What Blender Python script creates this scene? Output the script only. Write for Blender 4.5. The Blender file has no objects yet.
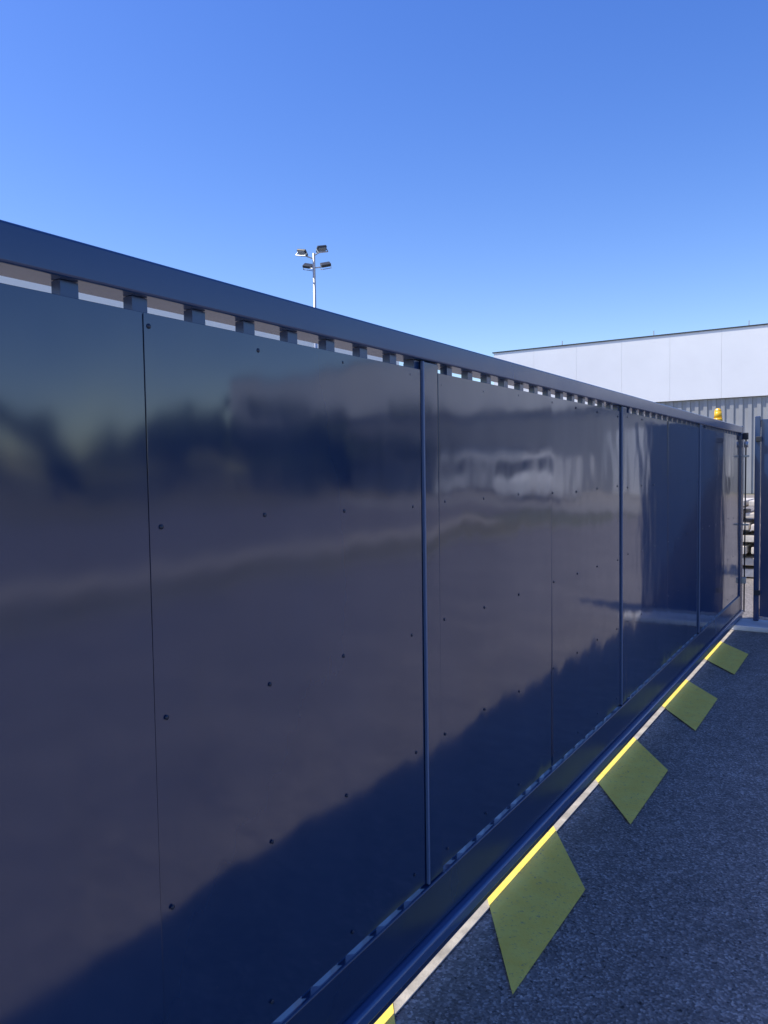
import bpy, bmesh, math, random
from mathutils import Vector, Matrix
random.seed(7)
S=bpy.context.scene
S.view_settings.view_transform='Standard'; S.view_settings.look='None'; S.view_settings.exposure=0
# ---------------- helpers
def empty(name,loc):
    e=bpy.data.objects.new(name,None); e.location=loc; e.empty_display_size=.3
    S.collection.objects.link(e); return e
def link(o,parent=None):
    S.collection.objects.link(o)
    if parent:
        o.parent=parent
        o.matrix_parent_inverse=Matrix.Translation(parent.location).inverted()
    return o
def boxes(name,lst,mat,parent=None,bevel=0,seg=2):
    vs=[];fs=[]
    for (x0,x1,y0,y1,z0,z1) in lst:
        n=len(vs)
        vs+=[(x0,y0,z0),(x1,y0,z0),(x1,y1,z0),(x0,y1,z0),(x0,y0,z1),(x1,y0,z1),(x1,y1,z1),(x0,y1,z1)]
        fs+=[(n,n+3,n+2,n+1),(n+4,n+5,n+6,n+7),(n,n+1,n+5,n+4),(n+1,n+2,n+6,n+5),(n+2,n+3,n+7,n+6),(n+3,n,n+4,n+7)]
    m=bpy.data.meshes.new(name); m.from_pydata(vs,[],fs); m.materials.append(mat)
    o=bpy.data.objects.new(name,m); link(o,parent)
    if bevel:
        b=o.modifiers.new('bevel','BEVEL'); b.width=bevel; b.segments=seg
        for p in m.polygons: p.use_smooth=True
        w=o.modifiers.new('wn','WEIGHTED_NORMAL')
    return o
def poly(name,pts,faces,mat,parent=None):
    m=bpy.data.meshes.new(name); m.from_pydata(pts,[],faces); m.materials.append(mat)
    return link(bpy.data.objects.new(name,m),parent)
def cyl(name,p0,p1,r0,r1,mat,parent=None,n=20):
    p0=Vector(p0);p1=Vector(p1);d=p1-p0
    bm=bmesh.new(); bmesh.ops.create_cone(bm,cap_ends=True,segments=n,radius1=r0,radius2=r1,depth=d.length)
    bmesh.ops.transform(bm,matrix=Matrix.Translation((p0+p1)/2)@d.to_track_quat('Z','Y').to_matrix().to_4x4(),verts=bm.verts)
    m=bpy.data.meshes.new(name);bm.to_mesh(m);bm.free();m.materials.append(mat)
    for p in m.polygons: p.use_smooth=len(p.vertices)==4
    return link(bpy.data.objects.new(name,m),parent)
class NT:
    def __init__(s,name):
        s.m=bpy.data.materials.new(name); s.m.use_nodes=True; s.t=s.m.node_tree
        s.b=s.t.nodes['Principled BSDF']; s.tc=s.n('ShaderNodeTexCoord')
    def n(s,k,**kw):
        x=s.t.nodes.new(k)
        for a,v in kw.items(): setattr(x,a,v)
        return x
    def l(s,a,b): s.t.links.new(a,b)
    def noise(s,scale,detail=4,rough=.6,vec=None,stretch=None):
        x=s.n('ShaderNodeTexNoise'); x.inputs['Scale'].default_value=scale; x.inputs['Detail'].default_value=detail; x.inputs['Roughness'].default_value=rough
        v=s.tc.outputs['Object']
        if stretch:
            mp=s.n('ShaderNodeMapping'); mp.inputs['Scale'].default_value=stretch; s.l(v,mp.inputs[0]); v=mp.outputs[0]
        s.l(v,x.inputs['Vector']); return x.outputs['Fac']
    def ramp(s,fac,stops):
        r=s.n('ShaderNodeValToRGB'); e=r.color_ramp.elements
        while len(e)<len(stops): e.new(.5)
        for i,(p,c) in enumerate(stops):
            e[i].position=p; e[i].color=(*c,1) if len(c)==3 else c
        s.l(fac,r.inputs[0]); return r.outputs['Color']
    def mix(s,f,a,b,mode='MIX'):
        x=s.n('ShaderNodeMix',data_type='RGBA',blend_type=mode)
        for sock,v in ((x.inputs[0],f),(x.inputs[6],a),(x.inputs[7],b)):
            if hasattr(v,'is_output'): s.l(v,sock)
            elif isinstance(v,(int,float)): sock.default_value=v
            else: sock.default_value=(*v,1)
        return x.outputs[2]
    def bump(s,h,dist,strength=1,prev=None):
        x=s.n('ShaderNodeBump'); x.inputs['Strength'].default_value=strength; x.inputs['Distance'].default_value=dist
        s.l(h,x.inputs['Height'])
        if prev: s.l(prev,x.inputs['Normal'])
        return x.outputs[0]
def simple(name,col,rough=.6,metal=0,var=.15,scale=3,bump=0):
    t=NT(name); f=t.noise(scale,4)
    a=tuple(c*(1-var) for c in col); b=tuple(min(1,c*(1+var)) for c in col)
    t.l(t.ramp(f,[(.3,a),(.7,b)]),t.b.inputs['Base Color'])
    t.b.inputs['Roughness'].default_value=rough; t.b.inputs['Metallic'].default_value=metal
    if bump: t.l(t.bump(t.noise(scale*15,4),bump),t.b.inputs['Normal'])
    return t.m
# ---------------- materials
BL=(0,0,0); WH=(1,1,1)
def blue_paint(name,wav=.0014,r0=.07,r1=.115,col=(.009,.028,.084),ior=1.85):
    t=NT(name)
    d=t.noise(2.2,5,.65,stretch=(1,1,.5)); fine=t.noise(150,2,.7)
    sp=t.ramp(fine,[(.74,BL),(.79,WH)])
    base=t.mix(t.ramp(d,[(.35,BL),(.75,WH)]),col,tuple(c*1.15+.002 for c in col))
    base=t.mix(t.mix(.12,BL,sp),base,(.22,.24,.27))
    # a few splash marks
    st=t.ramp(t.noise(1,5,.75,stretch=(9,9,4)),[(.68,BL),(.80,(.10,.10,.10))])
    base=t.mix(st,base,(.16,.18,.21))
    t.l(base,t.b.inputs['Base Color'])
    mr=t.n('ShaderNodeMapRange'); mr.inputs[1].default_value=.3; mr.inputs[2].default_value=.75
    mr.inputs[3].default_value=r0; mr.inputs[4].default_value=r1
    t.l(d,mr.inputs[0]); t.l(mr.outputs[0],t.b.inputs['Roughness'])
    if wav:
        t.l(t.bump(t.noise(2.1,2,.4,stretch=(1,1.3,.8)),wav*4),t.b.inputs['Normal'])
    t.b.inputs['IOR'].default_value=ior
    return t.m
M_panel=blue_paint('navy_sheet_paint')
M_frame=blue_paint('navy_frame_paint',0,.18,.28,(.011,.039,.128),1.7)
M_low=blue_paint('navy_lower_beam_paint',0,.18,.30,(.010,.029,.085),1.65)
M_rail=blue_paint('rail_painted_highlight',0,.14,.22,(.04,.085,.20),1.8)  # lighter blue puts the bottom rail's highlight into its colour
M_highlight=blue_paint('painted_edge_highlight',0,.3,.4,(.08,.13,.25),1.6)  # pale blue paints a bright highlight along the post edges
M_bolt=simple('bolt_paint',(.012,.022,.05),.3)
def asphalt(name,base=.06,tint=(1.12,1,.90)):
    t=NT(name)
    v=t.n('ShaderNodeTexVoronoi'); v.inputs['Scale'].default_value=120; t.l(t.tc.outputs['Object'],v.inputs['Vector'])
    agg=t.ramp(v.outputs['Color'],[(.15,tuple(base*.58*c for c in tint)),(.6,tuple(base*c for c in tint)),(.97,tuple(base*2.2*c for c in tint))])
    big=t.noise(1.3,5,.65)
    c=t.mix(.8,agg,t.ramp(big,[(.3,(.72,.72,.72)),(.7,(1.22,1.22,1.22))]),'MULTIPLY')
    med=t.noise(9,5,.75)
    c=t.mix(.65,c,t.ramp(med,[(.35,(.65,.65,.65)),(.62,(1.15,1.15,1.15))]),'MULTIPLY')
    pit=t.ramp(t.noise(38,3,.6),[(.33,(.12,.12,.12)),(.38,(1,1,1))])
    c=t.mix(.85,c,pit,'MULTIPLY')
    t.l(c,t.b.inputs['Base Color']); t.b.inputs['Roughness'].default_value=.62
    b=t.bump(v.outputs['Distance'],.0035,.75); b=t.bump(med,.007,.45,b)
    t.l(b,t.b.inputs['Normal'])
    return t.m
M_asph=asphalt('asphalt_mat',.21)
def yellow():
    t=NT('yellow_road_paint')
    c=t.mix(t.ramp(t.noise(9,4,.7),[(.35,BL),(.7,WH)]),(.98,.69,.10),(1,.78,.15))
    dirt=t.ramp(t.noise(60,4,.8),[(.33,WH),(.42,BL)])
    c=t.mix(dirt,c,(.45,.33,.15))
    t.l(c,t.b.inputs['Base Color']); t.b.inputs['Roughness'].default_value=.6
    v=t.n('ShaderNodeTexVoronoi'); v.inputs['Scale'].default_value=120; t.l(t.tc.outputs['Object'],v.inputs['Vector'])
    t.l(t.bump(v.outputs['Distance'],.002,.5),t.b.inputs['Normal'])
    return t.m
M_yel=yellow()
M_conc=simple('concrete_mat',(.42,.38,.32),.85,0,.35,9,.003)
M_wkerb=simple('white_kerb_mat',(.75,.73,.70),.8,0,.12,6,.002)
M_kerb2=simple('concrete_kerb_mat',(.30,.285,.26),.8,0,.2,3,.002)
M_grass=simple('dry_grass_mat',(.19,.17,.09),.95,0,.4,1.2,.02)
M_ground=simple('ground_mat',(.15,.15,.09),.95,0,.35,.05)
M_white=simple('white_cladding',(.80,.81,.82),.5,0,.04,.3)
M_grey=simple('grey_cladding',(.34,.35,.36),.5,0,.1,.5)
M_dgrey=simple('dark_grey_cladding',(.10,.105,.12),.5,0,.1,.5)
M_dark=simple('dark_trim',(.03,.035,.045),.5)
M_galv=simple('galvanised_steel',(.5,.52,.54),.4,.7,.1,4)
M_glass=simple('lamp_glass',(.25,.28,.32),.12)
M_beige=simple('beige_render',(.94,.93,.88),.8,0,.03,.3)
M_brown=simple('brown_plinth',(.25,.17,.12),.8)
M_orange=simple('amber_lens',(.97,.52,.02),.25)
M_rub=simple('rubber',(.02,.02,.02),.8)
M_leaf=simple('foliage',(.06,.085,.035),.8,0,.5,.6)
M_bark=simple('bark',(.09,.065,.045),.9)
M_wood=simple('pale_timber',(.60,.55,.48),.8,0,.3,6)
M_win=simple('window_glass',(.03,.04,.05),.08)

# ---------------- ground
G=2500
poly('ground',[(-G,-G,-.02),(G,-G,-.02),(G,G,-.02),(-G,G,-.02)],[(0,1,2,3)],M_ground)
poly('asphalt_road',[(-60,-60,0),(6,-60,0),(6,49,0),(-60,49,0)],[(0,1,2,3)],M_asph)
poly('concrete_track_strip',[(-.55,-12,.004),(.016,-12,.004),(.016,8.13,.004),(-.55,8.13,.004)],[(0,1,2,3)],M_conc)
boxes('kerb',[(6.0,6.15,-60,21,-.01,.08),(6.0,6.15,27,48,-.01,.08)],M_kerb2,None,.015)
poly('grass_verge',[(6.15,-60,.03),(8.0,-60,.03),(8.0,21,.03),(6.15,21,.03)],[(0,1,2,3)],M_grass)
poly('concrete_footpath',[(8.0,-60,.05),(9.6,-60,.05),(9.6,21,.05),(8.0,21,.05)],[(0,1,2,3)],M_conc)
poly('concrete_apron',[(6.2,28,.02),(24,28,.02),(24,60,.02),(6.2,60,.02)],[(0,1,2,3)],M_kerb2)
poly('road',[(10,-60,0),(24,-60,0),(24,90,0),(10,90,0)],[(0,1,2,3)],M_asph)
poly('grass_field',[(25,-60,.01),(120,-60,.01),(120,120,.01),(25,120,.01)],[(0,1,2,3)],M_grass)
e=empty('yellow_hatch_marking',(0,4,0))
for i,(a0,a1,b0,b1) in enumerate([(.86,1.49,1.22,1.87),(2.10,2.79,2.51,3.18),(3.42,4.15,3.81,4.53),(4.87,5.63,5.25,5.98),(6.36,7.12,6.74,7.48)]):
    sl=(b0-a0)/.27; bx=-.30; xr=.276
    k0=a0+sl*(xr-bx); k1=a1+sl*(xr-bx)
    poly('bar_%d'%i,[(xr,a0,.008),(xr,a1,.008),(bx,k1,.008),(bx,k0,.008)],[(0,1,2,3)],M_yel,e)

# ---------------- sliding gate
g=empty('sliding_gate',(0,3,0))
YE=8.60; Y0=-4.6
boxes('top_beam',[(-.075,.012,Y0,YE,1.943,2.011)],M_frame,g,.006,3)
boxes('bottom_beam',[(-.052,.012,Y0,YE,.135,.285)],M_low,g,.006,3)
boxes('track_profile',[(-.024,.038,Y0,YE,.086,.132)],M_rail,g,.012,4)
boxes('track_lip',[(-.004,.024,Y0,YE,.056,.084)],M_low,g,.004,2)
posts=[-4.48,-2.30,-.12,2.06,4.24,6.42]
pw=.11
boxes('posts',[(-.07,.004,p+.016,p+pw-.002,.287,1.941) for p in posts],M_panel,g,.004,3)
boxes('post_highlight_strips',[(-.002,.009,p+.006,p+.0145,.290,1.940) for p in posts],M_highlight,g,.002,2)  # added strips that carry the painted highlight line on each post
boxes('seam_sun_blockers',[(-.045,-.008,p-.02,p+.014,.287,1.941) for p in posts]+[(-.045,-.008,p+pw,p+pw+.02,.287,1.941) for p in posts],M_frame,g)  # added plates hidden behind the seams, stop sun leaking through
boxes('end_post',[(-.075,.014,YE-.09,YE,.287,1.941)],M_frame,g,.005,3)
ph0,ph1=.298,1.913
bolts=[];bars=[]
stops=posts+[YE-.09]
for i,p in enumerate(posts):
    a=p+pw; b=stops[i+1]
    mid=(a+b)/2-.02
    for j,(u,v) in enumerate(((a+.002,mid-.0012),(mid+.0012,b-.002))):
        o=boxes('panel',[(-.003,0,u,v,ph0,ph1)],M_panel,g,.0008,1)
        c=Vector((0,(u+v)/2,1.1))
        R=Matrix.Rotation(math.radians(random.uniform(-.2,.2)),4,'Y')@Matrix.Rotation(math.radians(random.uniform(-.18,.18)),4,'Z')
        o.data.transform(Matrix.Translation(c)@R@Matrix.Translation(-c))
    for k in range(-6,7):
        y=mid+k*.1525
        bars.append((-.033,-.008,y-.018,y+.018,.286,1.942))
    for y in (a+.03,a+.34,a+.65,mid+.018,mid+.33,mid+.64,b-.06):
        for z in (1.885,1.5,1.11,.73,.35):
            bolts.append((.0,y+random.uniform(-.012,.012),z+random.uniform(-.008,.008)))
boxes('balusters',bars,M_frame,g)
bm=bmesh.new()
for bx,by,bz in bolts:
    bmesh.ops.create_uvsphere(bm,u_segments=12,v_segments=8,radius=.0041,matrix=Matrix.Translation((bx+.0015,by,bz))@Matrix.Diagonal((.5,1,1,1)))
    bmesh.ops.create_cone(bm,cap_ends=True,segments=14,radius1=.0050,radius2=.0050,depth=.001,matrix=Matrix.Translation((bx+.0015,by,bz))@Matrix.Rotation(math.pi/2,4,'Y'))
m=bpy.data.meshes.new('bolts');bm.to_mesh(m);bm.free();m.materials.append(M_bolt)
for p in m.polygons:p.use_smooth=True
link(bpy.data.objects.new('bolts',m),g)

# ---------------- guide portal with beacon
p=empty('gate_guide_post',(0,8.75,0))
boxes('front_post',[(-.06,.01,8.63,8.70,.0,2.02)],M_frame,p,.006)
boxes('rear_post',[(-.27,-.19,8.60,8.68,.0,2.08)],M_frame,p,.006)
boxes('head_bracket',[(-.188,-.062,8.64,8.68,1.94,2.0)],M_frame,p,.004)
boxes('base_plates',[(-.1,.05,8.615,8.74,.0,.012),(-.31,-.15,8.56,8.72,.0,.012)],M_galv,p)
boxes('photocell',[(.012,.06,8.62,8.66,1.88,1.95)],M_dark,p,.006)
boxes('catch_plates',[(.012,.07,8.62,8.64,1.70,1.72),(.012,.07,8.62,8.64,1.0,1.02),(.012,.05,8.62,8.66,.40,.46)],M_galv,p,.002)
cyl('roller',(.04,8.64,1.80),(.04,8.64,1.86),.02,.02,M_galv,p)
cyl('cable',(.03,8.66,.1),(.035,8.66,1.88),.007,.007,M_dark,p,8)
bc=empty('warning_beacon',(-.23,8.64,2.08))
cyl('beacon_base',(-.23,8.64,2.081),(-.23,8.64,2.11),.045,.045,M_orange,bc)
cyl('beacon_lens',(-.23,8.64,2.111),(-.23,8.64,2.18),.040,.036,M_orange,bc)
bm=bmesh.new(); bmesh.ops.create_uvsphere(bm,u_segments=16,v_segments=8,radius=.036,matrix=Matrix.Translation((-.23,8.64,2.18)))
m=bpy.data.meshes.new('beacon_dome');bm.to_mesh(m);bm.free();m.materials.append(M_orange);link(bpy.data.objects.new('beacon_dome',m),bc)

# ---------------- fixed fence panel beside the opening
f=empty('metal_fence',(.5,8.46,0))
boxes('fence_post',[(.145,.195,8.43,8.51,.06,2.10)],M_frame,f,.006)
boxes('fence_sheet',[(.201,.86,8.46,8.464,.10,2.06)],M_frame,f)
boxes('fence_rails',[(.198,.86,8.466,8.50,1.99,2.07),(.198,.86,8.466,8.50,.10,.18)],M_frame,f,.004)
boxes('fence_end_post',[(.862,.94,8.43,8.51,.06,2.10)],M_frame,f,.006)
boxes('hinge_brackets',[(.155,.21,8.412,8.428,z,z+.05) for z in (.32,1.85)],M_dark,f,.004)
boxes('kerb',[(-.02,1.05,8.14,8.54,.0,.055)],M_wkerb,None,.012)
sb=[]
for i in range(7):
    o=random.uniform(-.18,.18)
    for k in range(4):
        sb.append((-1.1+o+k*.36+random.uniform(0,.04),-1.1+o+k*.36+.33,12+random.uniform(-.08,.08),13.2,.02+i*.17,.02+i*.17+random.uniform(.07,.12)))
boxes('timber_stack',sb+[(-.6,-.5,12.12,13.1,.02+i*.17+.121,.02+i*.17+.169) for i in range(6)]+[(-.1,-.02,12.12,13.1,.02+i*.17+.121,.02+i*.17+.169) for i in range(6)],M_wood,None,.01)

# ---------------- buildings
w=empty('white_warehouse',(-8,60,0))
WY=50.6; WX=-21.95
boxes('lower_wall',[(WX+.2,46,WY+.25,WY+40,0,5.78)],M_grey,w)
boxes('lower_ribs',[(x*.5,x*.5+.22,WY+.17,WY+.249,0,5.77) for x in range(-43,91)],M_grey,w)
boxes('upper_wall',[(WX+i*3.0,WX+i*3.0+2.992,WY,WY+40,5.8,9.92) for i in range(23)],M_white,w)
boxes('roof_trim',[(WX-.1,47.1,WY-.06,WY-.002,9.92,9.99)],M_dark,w)
boxes('roof_slab',[(WX-.1,47.1,WY,WY+40,9.922,9.99)],M_dark,w)
boxes('roof_rail_posts',[(x,x+.06,WY+.1,WY+.16,9.99,10.3) for x in (-17,-11,-5.5,1,7)],M_galv,w)
boxes('doors',[(-3,1,WY+.05,WY+.165,0,4.2),(9,13,WY+.05,WY+.165,0,4.2)],M_white,w)
w=empty('beige_warehouse',(-40,20,0))
BH=1.6+.262*1.19*27
boxes('wall',[(-60,-25.8,-40,44,1.0,BH-.15)],M_beige,w)
boxes('plinth',[(-59.9,-25.75,-40,44.05,0,.998)],M_brown,w)
boxes('parapet_cap',[(-60.05,-25.7,-40.05,44.08,BH-.148,BH)],M_beige,w)
boxes('windows',[(-25.85,-25.79,y,y+2.4,3.0,4.4) for y in range(-36,42,6)],M_win,w)
boxes('dock_doors',[(-25.85,-25.78,y,y+3,1.0,4.6) for y in (-39,-9,)],M_grey,w)
w=empty('white_office_building',(40,78,0))
boxes('walls',[(29,41,74,86,0,4.2)],M_white,w)
boxes('roof_edge',[(28.8,41.2,73.8,86.2,4.201,4.5)],M_dark,w)
boxes('windows',[(30+i*2.2,31.4+i*2.2,73.94,73.99,1.2,2.6) for i in range(5)],M_win,w)
w=empty('grey_factory_building',(75,30,0))
boxes('walls',[(62,90,-10,26,0,7)],M_dgrey,w)
boxes('fascia',[(61.8,90.2,-10.2,26.2,7.001,8.2)],M_grey,w)
boxes('windows',[(61.9,61.98,-8+i*4,-5.5+i*4,1.5,3.2) for i in range(8)],M_win,w)
w=empty('site_cabin',(19,44,0))
boxes('cabin_body',[(16.5,22.5,43,45.4,.25,2.9)],M_white,w,.03)
boxes('cabin_roof',[(16.4,22.6,42.9,45.5,2.902,3.02)],M_dgrey,w)
boxes('cabin_windows',[(17,18.4,42.96,42.99,1.2,2.2),(20.6,22,42.96,42.99,1.2,2.2)],M_win,w)
boxes('cabin_door',[(19.1,20.0,42.96,42.99,.3,2.3)],M_dgrey,w)
boxes('cabin_feet',[(x,x+.3,43.1,45.3,0,.248) for x in (16.8,19.3,21.9)],M_dark,w)
v=empty('parked_van',(13,36,0))
pr=[(34,.35),(34,1.0),(34.15,1.2),(35.1,1.35),(35.8,2.15),(36.3,2.3),(39.1,2.3),(39.2,.35)]
pts=[(12.0,y,z) for y,z in pr]+[(13.9,y,z) for y,z in pr]; n=len(pr)
poly('van_body',pts,[tuple(range(n)),tuple(range(2*n-1,n-1,-1))]+[(i,i+n,(i+1)%n+n,(i+1)%n) for i in range(n)],M_white,v)
poly('van_windscreen',[(12.1,35.14,1.42),(13.8,35.14,1.42),(13.8,35.74,2.12),(12.1,35.74,2.12)],[(0,1,2,3)],M_win,v)
for i,(x,y) in enumerate(((11.95,34.9),(13.75,34.9),(11.95,38.2),(13.75,38.2))): cyl('van_wheel_%d'%i,(x,y,.34),(x+.2,y,.34),.34,.34,M_rub,v)

# ---------------- light mast
mx,my=1.19-21.8,28.25
l=empty('light_mast',(mx,my,0))
cyl('pole',(mx,my,0),(mx,my,11.6),.11,.06,M_galv,l)
Rv=Vector((.841,.542,0)); Fv=Vector((-.542,.841,0))
for i,(a,b,z) in enumerate(((-.5,-.15,11.6),(.36,-.15,11.75),(-.3,.4,11.15),(.5,.4,11.2))):
    c=Vector((mx,my,z))+Rv*a+Fv*b
    cyl('arm_%d'%i,(mx,my,z-.25),(c.x,c.y,c.z-.1),.03,.03,M_galv,l,8)
    o=boxes('floodlight_%d'%i,[(-.23,.23,-.17,.17,-.06,.06)],M_dark,l,.03)
    q=boxes('lens_%d'%i,[(-.19,.19,-.14,.14,-.075,-.061)],M_glass,l)
    h=boxes('yoke_%d'%i,[(-.25,-.235,-.03,.03,-.2,.03),(.235,.25,-.03,.03,-.2,.03),(-.25,.25,-.03,.03,-.215,-.2)],M_galv,l)
    M=Matrix.Translation(c)@Matrix.Rotation(math.radians(32.8+(20 if a>0 else -20)),4,'Z')@Matrix.Rotation(math.radians(-34 if b<0 else 34),4,'X')@Matrix.Rotation(math.radians(14 if a<0 else -14),4,'Y')
    for x in (o,q,h): x.data.transform(M)

# ---------------- truck (reflected)
t=empty('delivery_truck',(9,44,0))
tx,ty=8.2,43
boxes('cargo_box',[(tx-1.2,tx+1.2,ty+2.4,ty+7,1.1,3.4)],M_white,t,.04)
boxes('chassis',[(tx-.5,tx+.5,ty+.2,ty+6.9,.6,1.08)],M_dark,t)
boxes('cab',[(tx-1.15,tx+1.15,ty,ty+2.2,.6,2.9)],M_dgrey,t,.12,3)
boxes('windscreen',[(tx-1.0,tx+1.0,ty-.02,ty+.02,1.75,2.6)],M_win,t,.01)
boxes('bumper',[(tx-1.18,tx+1.18,ty-.12,ty-.01,.45,.85)],M_dark,t,.03)
for i,(sx,yy) in enumerate(((-1,1.1),(1,1.1),(-1,5.6),(1,5.6))):
    cyl('wheel_%d'%i,(tx+sx*.85,ty+yy,.5),(tx+sx*1.17,ty+yy,.5),.5,.5,M_rub,t,24)

# ---------------- tree row (reflected)
vs=[];fs=[]
tr=empty('tree_row',(40,48,0))
def leafclump(c,r,n):
    for _ in range(n):
        d=Vector((random.gauss(0,1),random.gauss(0,1),random.gauss(0,1))).normalized()*r*random.uniform(.45,1.05)
        q=c+d; s=random.uniform(.25,.55)
        a=Vector((random.gauss(0,1),random.gauss(0,1),random.gauss(0,1))).normalized(); b=a.orthogonal().normalized()
        k=len(vs); vs.extend([q+a*s,q+b*s,q-a*s,q-b*s]); fs.append((k,k+1,k+2,k+3))
for i in range(17):
    u=i/16; x=52-26*u+random.uniform(-2,2); y=34+22*u+random.uniform(-2,2); H=random.uniform(4.6,8.2)
    cyl('trunk_%d'%i,(x,y,0),(x+random.uniform(-.3,.3),y,H*.6),.22,.09,M_bark,tr,8)
    for _ in range(12):
        zz=random.uniform(.25,.95)
        leafclump(Vector((x+random.gauss(0,1.2),y+random.gauss(0,1.2),H*zz)),random.uniform(.8,1.6)*(1.25-zz*.6),38)
o=poly('crowns',[tuple(v) for v in vs],fs,M_leaf,tr)

# ---------------- light
sd=Vector((-.41,-.32,.86)).normalized()
el=math.asin(sd.z); az=math.atan2(sd.x,sd.y)
sl=bpy.data.lights.new('sun','SUN'); sl.energy=5; sl.angle=math.radians(.53); sl.color=(1,.94,.83)
so=bpy.data.objects.new('sun',sl); so.rotation_euler=sd.to_track_quat('Z','Y').to_euler(); S.collection.objects.link(so)
W=bpy.data.worlds.new('World'); S.world=W; W.use_nodes=True
nt=W.node_tree; sk=nt.nodes.new('ShaderNodeTexSky'); sk.sky_type='NISHITA'; sk.sun_disc=False
sk.sun_elevation=el; sk.sun_rotation=az; sk.air_density=1.15; sk.dust_density=.6; sk.ozone_density=2.6
hs=nt.nodes.new('ShaderNodeHueSaturation'); hs.inputs['Hue'].default_value=.521; hs.inputs['Saturation'].default_value=1.34; hs.inputs['Value'].default_value=1.37
nt.links.new(sk.outputs[0],hs.inputs['Color'])
bg=nt.nodes['Background']; nt.links.new(hs.outputs[0],bg.inputs[0]); bg.inputs[1].default_value=.15
# ---------------- camera
cd=bpy.data.cameras.new('camera'); co=bpy.data.objects.new('camera',cd); S.collection.objects.link(co); S.camera=co
cd.sensor_fit='VERTICAL'; cd.sensor_height=24; cd.lens=769/1024*24; cd.clip_start=.05; cd.clip_end=6000
yaw=math.radians(32.8); pit=math.radians(2.95); roll=math.radians(.85)
F=Vector((-math.sin(yaw)*math.cos(pit),math.cos(yaw)*math.cos(pit),-math.sin(pit)))
R=Vector((math.cos(yaw),math.sin(yaw),0)); U=R.cross(F)
U2=U*math.cos(roll)+R*math.sin(roll); R2=R*math.cos(roll)-U*math.sin(roll)
M=Matrix((R2,U2,-F)).transposed().to_4x4(); M.translation=(1.19,0,1.6)
co.matrix_world=M
